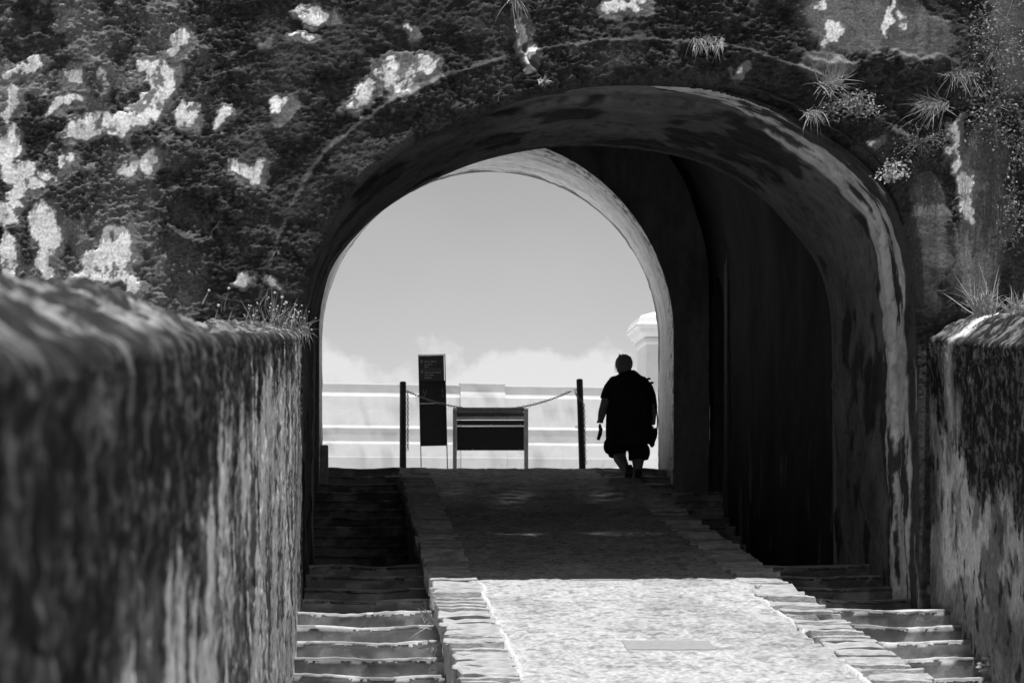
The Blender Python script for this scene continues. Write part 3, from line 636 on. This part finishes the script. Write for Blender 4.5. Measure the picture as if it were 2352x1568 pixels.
chain('chain', [tuple(A_+(B_-A_)*t+Vector((0, -.03*math.sin(t*math.pi), -(44/172.5)*4*t*(1-t)))) for t in np.linspace(0, 1, 15)], 'thin steel chain slung in a sagging curve between the two posts')
chain('chain', [tuple(W(936.5, y_, 29.93)) for y_ in (902, 930, 970, 1010, 1036)], 'loose chain end hanging down beside the left post')
chain('chain', [tuple(W(x_, y_, 29.92)) for x_, y_ in ((1321, 900), (1327, 911), (1334, 920), (1340, 928), (1341.5, 945), (1342.5, 980), (1343.5, 1020), (1345, 1066))], 'loose chain end wrapped across and hanging beside the right post')

# ------------------------------------------------------------------ tall direction sign
SG = empty('direction_sign', (1.229, 30.6, PZ)); SG.rotation_euler = (0, R(-1.3), 0); tag(SG, 'tall narrow dark sign with two arrows and bilingual lettering', 'sign')
for sd in (-1, 1):
    b = MB(); b.box((sd*.178, 0, .80), (.012, .03, 1.64)); part(b, 'frame_rail', M_rail, SG)
b = MB(); b.box((0, 0, 1.626), (.37, .034, .010)); part(b, 'top_rail', M_alul, SG)
b = MB(); b.box((-.005, -.008, 1.44), (.336, .016, .352), bev=.002); p1 = part(b, 'upper_panel', M_panel, SG)
b = MB(); b.box((0, .010, 1.125), (.344, .014, .302), bev=.002); p2 = part(b, 'middle_panel', M_panel2, SG)
b = MB(); b.box((0, 0, .969), (.344, .03, .008)); part(b, 'cross_rail', M_alu, SG)
b = MB(); b.box((0, .004, .682), (.344, .016, .562), bev=.002); p3 = part(b, 'lower_panel', M_panel2, SG)
b = MB(); b.box((0, 0, .395), (.35, .03, .012)); part(b, 'bottom_rail', M_rail, SG)
for xx, zz_ in ((-.09, .955), (.09, .955), (.1, .41), (-.1, .41)):
    b = MB(); b.tube([(xx, -.004, zz_), (xx, -.012, zz_)], .006, 8); part(b, 'bolt', M_rail, SG)
def lettering(txt, x, z, size, width=None, name='lettering'):
    cu = bpy.data.curves.new('t', 'FONT'); cu.body = txt; cu.size = size; cu.extrude = .0006; cu.resolution_u = 2
    ob = bpy.data.objects.new('t', cu); C.objects.link(ob); dg = bpy.context.evaluated_depsgraph_get(); me = bpy.data.meshes.new_from_object(ob.evaluated_get(dg)); me.name = name
    bpy.data.objects.remove(ob)
    xs_ = [v.co.x for v in me.vertices]; wd = max(xs_)-min(xs_); k = (width/wd) if width else .9
    me.transform(Matrix.Translation((x, -.0168, z)) @ Matrix.Rotation(R(90), 4, 'X') @ Matrix.Diagonal((k, 1, 1, 1)))
    me.materials.clear(); o = link(name, me, M_text, p1); o.matrix_parent_inverse = Matrix(); return o
hz_ = lambda y_: (VY-y_)/169.1-(PZ-EYE)
for t_, y_, wd in (('Main Plaza', 832, .165), ('Level 5', 838, .105), ('Exit', 844, .058), ('Plaza principal', 856.6, .222), ('5to nivel', 862.6, .12), ('Salida', 869, .095)): lettering(t_, -.103, hz_(y_), .036, wd)
for y_ in (829.5, 853.6):
    b = MB(); z_ = hz_(y_); b.box((-.138, -.0168, z_-.004), (.0055, .0012, .036))
    for sd in (-1, 1): b.box((-.138+sd*.0085, -.0168, z_+.006), (.005, .0012, .026), rot=(0, -sd*R(48), 0))
    o = part(b, 'arrow', M_text, p1)
b = MB(); b.box((-.005, -.0168, hz_(848.2)), (.31, .0012, .0022)); part(b, 'divider', M_text, p1)
def picto(x, z, seed):
    b = MB(); r = random.Random(seed); b.tube([(x, -.002, z+.02), (x, -.0035, z+.02)], .007, 8)
    b.box((x, -.0025, z), (.012, .002, .024)); b.box((x+.008, -.0025, z-.02), (.007, .002, .022), rot=(0, r.uniform(-.5, .5), 0)); b.box((x-.008, -.0025, z-.02), (.007, .002, .022), rot=(0, r.uniform(-.5, .5), 0))
    o = part(b, 'pictogram', M_icon, p2)
for i, (x_, z_) in enumerate(((-.125, 1.135), (-.085, 1.13), (-.11, 1.085), (.135, 1.14), (.14, 1.075))): picto(x_, z_, i)

# ------------------------------------------------------------------ low exhibit board seen from behind
BD = empty('exhibit_board', (2.003, 30.8, PZ)); tag(BD, 'low wide dark board on two grey square posts, seen from behind', 'board')
for sd in (-1, 1):
    b = MB(); b.box((sd*.488, 0, .40), (.052, .07, .96)); pp = part(b, 'post', M_alu, BD)
    b = MB(); b.box((sd*.488, -.002, .893), (.056, .078, .03), rot=(R(-18), 0, 0), bev=.003); o = part(b, 'post_cap', M_alul, pp)
b = MB(); b.box((0, .06, .862), (.918, .20, .022), rot=(R(-32), 0, 0)); part(b, 'display_panel', M_panel2, BD)
b = MB(); b.box((0, -.012, .826), (.918, .02, .05), bev=.002); part(b, 'top_strip', M_panel, BD)
b = MB(); b.box((0, -.016, .778), (.918, .03, .04), bev=.003); part(b, 'cross_rail', M_alu, BD)
b = MB(); b.box((0, -.004, .714), (.918, .016, .07)); part(b, 'middle_strip', M_panel, BD)
b = MB(); b.box((0, -.012, .669), (.918, .03, .008)); part(b, 'ledge', M_alul, BD)
b = MB(); b.box((0, 0, .50), (.918, .018, .324), bev=.002); part(b, 'back_panel', M_panel2, BD)
for xx, zz_ in ((-.42, .69), (0, .69), (.41, .69), (-.24, .352), (.40, .352), (-.455, .745), (.455, .745), (0, .868), (.4, .868)):
    b = MB(); b.tube([(xx, -.012, zz_), (xx, -.024, zz_)], .007, 8); part(b, 'bolt', M_alu, BD)

# ------------------------------------------------------------------ the walking person
PB = Vector((3.383, 27.2, zr(27.2)))
PE = tag(empty('person', PB), 'hunched person walking up the ramp, seen from behind, in shirt and knee-length shorts', 'person')
def fleshed(b, name, m, parent, vox, it=4, extra=None):
    ob = bpy.data.objects.new('t', b.mesh('t')); C.objects.link(ob)
    r = ob.modifiers.new('r', 'REMESH'); r.mode = 'VOXEL'; r.voxel_size = vox
    sm = ob.modifiers.new('s', 'SMOOTH'); sm.iterations = it; sm.factor = .5
    dg = bpy.context.evaluated_depsgraph_get(); me = bpy.data.meshes.new_from_object(ob.evaluated_get(dg)); me.name = name; bpy.data.objects.remove(ob)
    me.materials.clear(); me.shade_smooth(); o = link(name, me, m, parent); o.matrix_parent_inverse = Matrix(); return o
b = MB()
b.ball((.014, .125, 1.405), .095, (.95, 1.1, 1.16), 3, (R(-18), 0, 0)); b.ball((.016, .19, 1.345), .06, (.9, .9, .9), 2)
b.ball((.014, .232, 1.385), .018, (.8, 1, 1.4), 2); b.ball((-.078, .12, 1.39), .022, (.5, 1, 1.5), 2); b.ball((.106, .12, 1.39), .022, (.5, 1, 1.5), 2)
b.tube([(.05, .05, 1.18), (.035, .09, 1.29), (.02, .125, 1.38)], [.075, .062, .058], 12)
b.tube([(.05, 0, .5), (.055, .0, .7), (.065, .03, .95), (.06, .06, 1.15), (.055, .065, 1.23)], [(.20, .13), (.22, .15), (.21, .14), (.17, .11), (.09, .08)], 16)
def arm(sh, el_, wr, sd):
    b.tube([sh, (Vector(sh)+Vector(el_))/2, el_, (Vector(el_)*.6+Vector(wr)*.4), wr], [.062, .058, .05, .05, .033], 12)
    w_ = Vector(wr); b.ball(w_+Vector((0, .01, -.055)), .04, (.5, .95, 1.15), 2)
    for k, (dy, ln) in enumerate(((.032, .062), (.012, .07), (-.009, .066), (-.028, .052))):
        p0 = w_+Vector((0, .01+dy, -.085)); b.tube([p0, p0+Vector((-sd*.008, .004, -ln*.5)), p0+Vector((-sd*.024, .008, -ln))], [.0105, .0098, .008], 8)
    p0 = w_+Vector((-sd*.01, .035, -.045)); b.tube([p0, p0+Vector((-sd*.018, .02, -.03)), p0+Vector((-sd*.026, .02, -.055))], [.013, .011, .009], 8)
arm((-.155, .055, 1.15), (-.250, -.01, .87), (-.285, .05, .69), -1)
arm((.26, .055, 1.15), (.335, -.02, .87), (.35, .04, .66), 1)
b.tube([(.155, .02, .55), (.165, .05, .38), (.17, .02, .24), (.165, -.005, .14), (.165, -.01, .06)], [.10, .084, .078, .058, .044], 12)
b.tube([(-.045, .02, .55), (-.062, .11, .37), (-.045, .03, .25), (-.012, -.10, .15), (.03, -.19, .10)], [.10, .084, .078, .06, .044], 12)
body = fleshed(b, 'body', M_skin, PE, .0075, 3)
b = MB()
b.tube([(.05, .0, .43), (.055, 0, .60), (.065, .0, .78), (.07, .02, .96), (.065, .045, 1.08), (.06, .06, 1.17), (.055, .07, 1.23), (.04, .085, 1.30)], [(.272, .185), (.280, .20), (.284, .205), (.272, .19), (.256, .165), (.222, .135), (.165, .105), (.105, .085)], 20)
b.tube([(-.02, .07, 1.20), (-.11, .06, 1.175), (-.172, .045, 1.10), (-.205, .025, 1.03), (-.226, .01, .965)], [.075, .082, .074, .07, .068], 14)
b.tube([(.13, .07, 1.20), (.22, .06, 1.175), (.285, .045, 1.10), (.318, .025, 1.0), (.335, .0, .84)], [.075, .082, .076, .074, .072], 14)
r = random.Random(2)
for i in range(16): b.ball((r.uniform(-.17, .3), r.uniform(-.19, -.14), r.uniform(.5, 1.05)), .03, (.5, .5, 1.8), 1, (0, r.uniform(-.5, .5), 0))
fleshed(b, 'shirt', M_shirt, PE, .012, 6)
b = MB()
b.tube([(.05, 0, .72), (.05, 0, .6), (.048, .0, .48), (.05, .01, .42)], [(.235, .17), (.252, .18), (.255, .175), (.22, .15)], 18)
b.tube([(.155, .02, .54), (.17, .05, .38), (.178, .05, .30), (.18, .045, .235)], [.135, .118, .12, .126], 14)
b.tube([(-.05, .02, .54), (-.075, .08, .41), (-.075, .085, .33), (-.075, .07, .285)], [.135, .122, .112, .108], 14)
b.ball((-.185, .0, .40), .075, (.9, 1, 1.4), 2); b.ball((.26, .01, .33), .065, (.9, 1, 1.6), 2)
fleshed(b, 'shorts', M_short, PE, .011, 3)
b = MB(); b.ball((.012, .11, 1.405), .106, (1.02, 1.1, 1.1), 3, (R(-20), 0, 0)); b.ball((.008, .06, 1.35), .09, (1.05, .75, 1.0), 2)
for i in range(60): b.ball((r.uniform(-.07, .09), r.uniform(.01, .1), r.uniform(1.30, 1.50)), .02, (.5, .5, 2), 1, (r.uniform(-.4, .4), r.uniform(-.3, .3), 0))
hair = fleshed(b, 'hair', M_hair, PE, .008, 3)
b = MB()
for i in range(46):
    p0 = Vector((-.07+r.uniform(0, .03), r.uniform(.03, .12), r.uniform(1.34, 1.46))); L_ = r.uniform(.05, .12)
    pts_ = [p0+Vector((-.045*t*r.uniform(.6, 1.2), .01*t, -L_*t*t+.02*t)) for t in np.linspace(0, 1, 5)]
    b.strip(pts_, [.0022, .002, .002, .0016, .001], Vector((0.7, .7, 0)))
o = b.build('loose_strands', M_hair, hair); o.matrix_parent_inverse = Matrix()
for nm, heel, toe, tilt in (('right', Vector((.165, -.06, .035)), Vector((.172, .15, .048)), 0), ('left', Vector((.032, -.205, .085)), Vector((.036, -.06, .012)), 1)):
    b = MB(); mid_ = (heel+toe)/2; d_ = (toe-heel); pit = math.atan2(d_.z, d_.y)
    b.ball(heel+Vector((0, .02, .03)), .05, (.9, 1.1, 1.05), 2); b.ball(toe, .048, (.98, 1.2, .72), 2); b.ball(mid_+Vector((0, 0, .016)), .05, (.92, 1.7, .8), 2, (pit, 0, 0)); b.tube([heel+Vector((0, .02, .03)), heel+Vector((0, .02, .085))], .046, 10)
    sh_ = fleshed(b, 'shoe', M_shoe, PE, .009, 3)
    b = MB(); nrm_ = Vector((0, -d_.z, d_.y)).normalized()
    b.box(mid_-nrm_*.034, (.088, d_.length+.10, .022), rot=(pit, 0, 0), bev=.008); o = b.build('sole', M_sole, sh_); o.matrix_parent_inverse = Matrix()
b = MB(); b.tube([(-.282, .05, .705), (-.284, .05, .685)], [(.036, .036), (.036, .036)], 14); b.box((-.317, .048, .695), (.012, .03, .028)); o = b.build('wristwatch', M_shoe, PE); o.matrix_parent_inverse = Matrix()
b = MB(); b.tube([PB+Vector(p) for p in ((-.272, .07, .62), (-.284, .07, .55), (-.306, .07, .48))], [(.022, .022), (.024, .024), (.02, .02)], 10); tag(b.build('water_bottle', M_shoe), 'small dark bottle held low in the walking person\'s left hand', 'bottle')
b = MB(); q_ = [PB+Vector(p) for p in ((.15, .16, 1.20), (.205, .08, 1.245), (.27, .02, 1.205), (.335, -.04, 1.10), (.372, -.06, .92), (.395, -.065, .7), (.385, -.05, .56))]
b.tube(curve([tuple(p) for p in q_], 24), [(.016, .006)]*24, 6)
b.ball(PB+Vector((.352, -.03, .52)), .085, (.5, .9, 1.25), 2, (0, R(14), 0)); b.ball(PB+Vector((.33, -.05, .44)), .06, (.6, .9, 1.0), 2); b.ball(PB+Vector((.335, 0, 1.165)), .02, (1.5, 1, .8), 1); b.ball(PB+Vector((.30, .02, 1.215)), .02, (1.5, 1, .8), 1)
tag(b.build('shoulder_bag', M_short, None, True), 'small dark bag slung from the walking person\'s right shoulder', 'bag')

# ------------------------------------------------------------------ plants
def tuft(name, base, label, cat, n, L, main, spread, droop, wd, m, seed, foot=.03, flowers=0, group=None):
    r = random.Random(seed); t = empty(name, base); tag(t, label, cat, group); b = MB(); fl = MB() if flowers else None
    main = Vector(main).normalized()
    for i in range(n):
        d = (main+Vector((r.gauss(0, spread), r.gauss(0, spread*.6), r.gauss(0, spread)))).normalized(); l = L*(r.uniform(.25, .7) if r.random() < .7 else r.uniform(.7, 1.15))
        p0 = Vector((r.uniform(-foot, foot), r.uniform(-foot, foot)*.4, r.uniform(-foot, foot)*.3)); dr = droop*r.uniform(.1, 2.2); kink = Vector((r.gauss(0, .16), r.gauss(0, .1), r.gauss(0, .12)))*l
        pts_ = [p0+d*l*u+Vector((0, 0, -dr*l*u*u))+kink*u*u*(1.6-u) for u in (0, .25, .5, .75, 1)]
        side = d.cross(Vector((r.gauss(0, .4), 1, r.gauss(0, .4)))).normalized(); w_ = wd*r.uniform(.6, 1.3)
        b.strip(pts_, [w_*.7, w_, w_*.85, w_*.55, w_*.08], side)
        if flowers and i < flowers: fl.ball(pts_[-1], r.uniform(.0045, .0085), (1, 1, .8), 1)
    o = b.build('blades', m, t); o['kind'] = 'stuff'; o.matrix_parent_inverse = Matrix()
    if flowers: o = fl.build('flower_heads', M_flower, t); o['kind'] = 'stuff'; o.matrix_parent_inverse = Matrix()
    return t
def leafy(name, base, label, ext, n, size, m, seed, droop=.3):
    r = random.Random(seed); t = empty(name, base); tag(t, label, 'plant'); b = MB(); st = MB()
    for k in range(max(4, n//25)):
        c = Vector((r.gauss(0, ext[0]*.55), -abs(r.gauss(.02, .03)), r.gauss(0, ext[1]*.55)))
        st.tube([(0, .02, 0), c*.5+Vector((0, -.03, .02)), c], [.004, .003, .002], 5)
        for i in range(25):
            p = c+Vector((r.gauss(0, ext[0]*.28), r.gauss(0, .02), r.gauss(0, ext[1]*.28))); p.y = min(p.y, .015)
            d = Vector((r.gauss(0, 1), r.gauss(-.5, .6), r.gauss(-droop, .7))).normalized(); s_ = d.cross(Vector((r.gauss(0, .5), 1, r.gauss(0, .5)))).normalized(); l = size*r.uniform(.5, 1.2)
            b.quad([p, p+d*l*.45+s_*l*.28, p+d*l, p+d*l*.45-s_*l*.28])
    o = b.build('leaves', m, t); o['kind'] = 'stuff'; o.matrix_parent_inverse = Matrix(); o = st.build('stems', M_grass, t); o['kind'] = 'stuff'; o.matrix_parent_inverse = Matrix(); return t
FW = YF-.07
tuft('flowering_weed', (-.42, 17.3, 4.20), 'pale flowering weeds on the left parapet where it meets the wall', 'weeds', 120, .24, (-.1, -.1, 1), .42, .15, .005, M_grass, 1, .14, 46)
tuft('flowering_weed', (-.62, 17.25, 4.26), 'shorter flowering weeds along the back of the left parapet', 'weeds', 70, .19, (0, -.1, 1), .35, .1, .005, M_grass, 2, .14, 24)
tuft('dry_grass_tuft', (-.37, 17.2, 4.19), 'dry grass drooping over the far end of the left parapet', 'grass', 130, .17, (.3, -.6, .5), .45, .55, .006, M_grass, 3, .10)
tuft('flowering_weed', (-.50, 10.9, 3.60), 'few small flower stalks on the blurred left parapet', 'weeds', 26, .13, (.1, 0, 1), .3, .1, .005, M_grass, 4, .25, 12)
tuft('grass_tuft', (4.76, 16.75, 4.28), 'tall arching grass tuft on the right parapet by its white stripe', 'grass', 170, .36, (.05, -.05, 1), .36, .35, .007, M_grasl, 5, .08)
tuft('grass_tuft', (4.98, 16.4, 4.24), 'bushy grass tuft on the right parapet at the picture\'s edge', 'grass', 240, .24, (0, -.05, 1), .6, .4, .007, M_grasl, 6, .14)
def wl(x_, y_): return W(x_, y_, FW)
tuft('wall_grass', wl(1182, -2), 'hanging grass at the top of the crack over the arch', 'grass', 90, .20, (.1, -.6, -.1), .6, .5, .007, M_grass, 7, .05)
tuft('wall_grass', wl(1625, 98), 'small tuft hanging over the top of the arch', 'grass', 260, .10, (0, -.6, .05), .8, .5, .004, M_grasl, 8, .12)
tuft('wall_grass', wl(1905, 195), 'spiky pale grass on the upper right of the arch', 'grass', 120, .27, (.15, -.5, .35), .8, .15, .006, M_grasl, 9, .09)
leafy('wall_creeper', wl(1950, 240), 'leafy clump below the spiky grass at the arch\'s upper right', (.19, .09), 700, .03, M_grass, 10)
tuft('wall_grass', wl(1868, 262), 'drooping pale tuft left of the leafy clump on the arch', 'grass', 110, .14, (0, -.6, .2), .7, .6, .006, M_grasl, 11, .06)
leafy('wall_creeper', wl(2045, 398), 'pale creeper sprig hanging beside the right shoulder of the arch', (.10, .06), 260, .032, M_grasl, 12)
tuft('wall_grass', wl(2205, 172), 'leafy grass clump high on the wall\'s right side', 'grass', 190, .18, (.1, -.6, .1), .8, .35, .007, M_grass, 13, .10)
tuft('wall_grass', wl(2150, 240), 'dark grass spraying left below the high right clump', 'grass', 150, .26, (-.6, -.45, -.15), .5, .15, .006, M_grass, 14, .10)
leafy('wall_creeper', wl(2290, 110), 'creeper leaves spread over the wall\'s top right corner', (.20, .28), 700, .03, M_leaf, 15)
leafy('wall_creeper', wl(2270, 250), 'thick creeper trailing down the right of the wall', (.20, .25), 600, .032, M_leaf, 16)
leafy('wall_creeper', wl(2345, 330), 'creeper patch at the right edge, halfway up the wall', (.10, .16), 350, .036, M_leaf, 17)
leafy('wall_creeper', wl(2335, 500), 'lowest creeper patch at the right edge above the parapet', (.13, .20), 500, .036, M_leaf, 18)
leafy('wall_creeper', wl(2110, 330), 'thin mat of small leaves along the arch\'s right moulding', (.20, .14), 420, .022, M_leaf, 19)
tuft('wall_grass', wl(2212, 452), 'curling dry stems at the foot of the pale streak', 'grass', 24, .16, (-.2, -.5, .4), .5, .8, .005, M_grasl, 20, .03)
tuft('wall_grass', wl(1245, 186), 'pale sprig at the lower end of the crack over the arch', 'grass', 50, .08, (.3, -.6, .2), .7, .4, .008, M_grasl, 21, .04)
tuft('wall_grass', wl(1150, 212), 'small star-shaped weed on the moss above the arch', 'grass', 16, .11, (0, -.7, .3), .8, .2, .005, M_grass, 22, .01)
tuft('wall_grass', wl(638, 576), 'tiny star-shaped weed left of the arch', 'grass', 12, .07, (0, -.7, .2), .8, .3, .005, M_grass, 23, .01)
tuft('step_grass', (.66, 16.95, 1.98), 'wispy grass growing between the left stairs and the ramp edge', 'grass', 34, .26, (-.3, -.2, .6), .45, .35, .006, M_grasl, 24, .05)
tuft('step_grass', (.655, 16.3, 1.80), 'short weeds under the ramp edge on the lower left stairs', 'grass', 40, .12, (-.4, -.2, .4), .6, .5, .006, M_grass, 25, .07)
leafy('step_weed', (4.55, 15.95, 1.70), 'small leafy weed in the corner of the right stairs', (.04, .07), 60, .05, M_grasl, 26)
tuft('step_grass', (3.23, 17.6, 2.22), 'tiny grass sprig on the ramp at the shadow\'s edge', 'grass', 14, .10, (0, -.1, .6), .6, .3, .004, M_grass, 27, .02)
tuft('step_grass', (3.56, 17.0, 2.10), 'small dry tuft on the outer edge of the ramp\'s right slabs', 'grass', 40, .08, (.3, -.2, .5), .7, .4, .004, M_grass, 28, .05)
tuft('plaza_grass', W(1385, 1085, 31), 'few dry stalks on the plaza behind the right post', 'grass', 18, .16, (.2, 0, .6), .5, .2, .006, M_grasl, 29, .12)
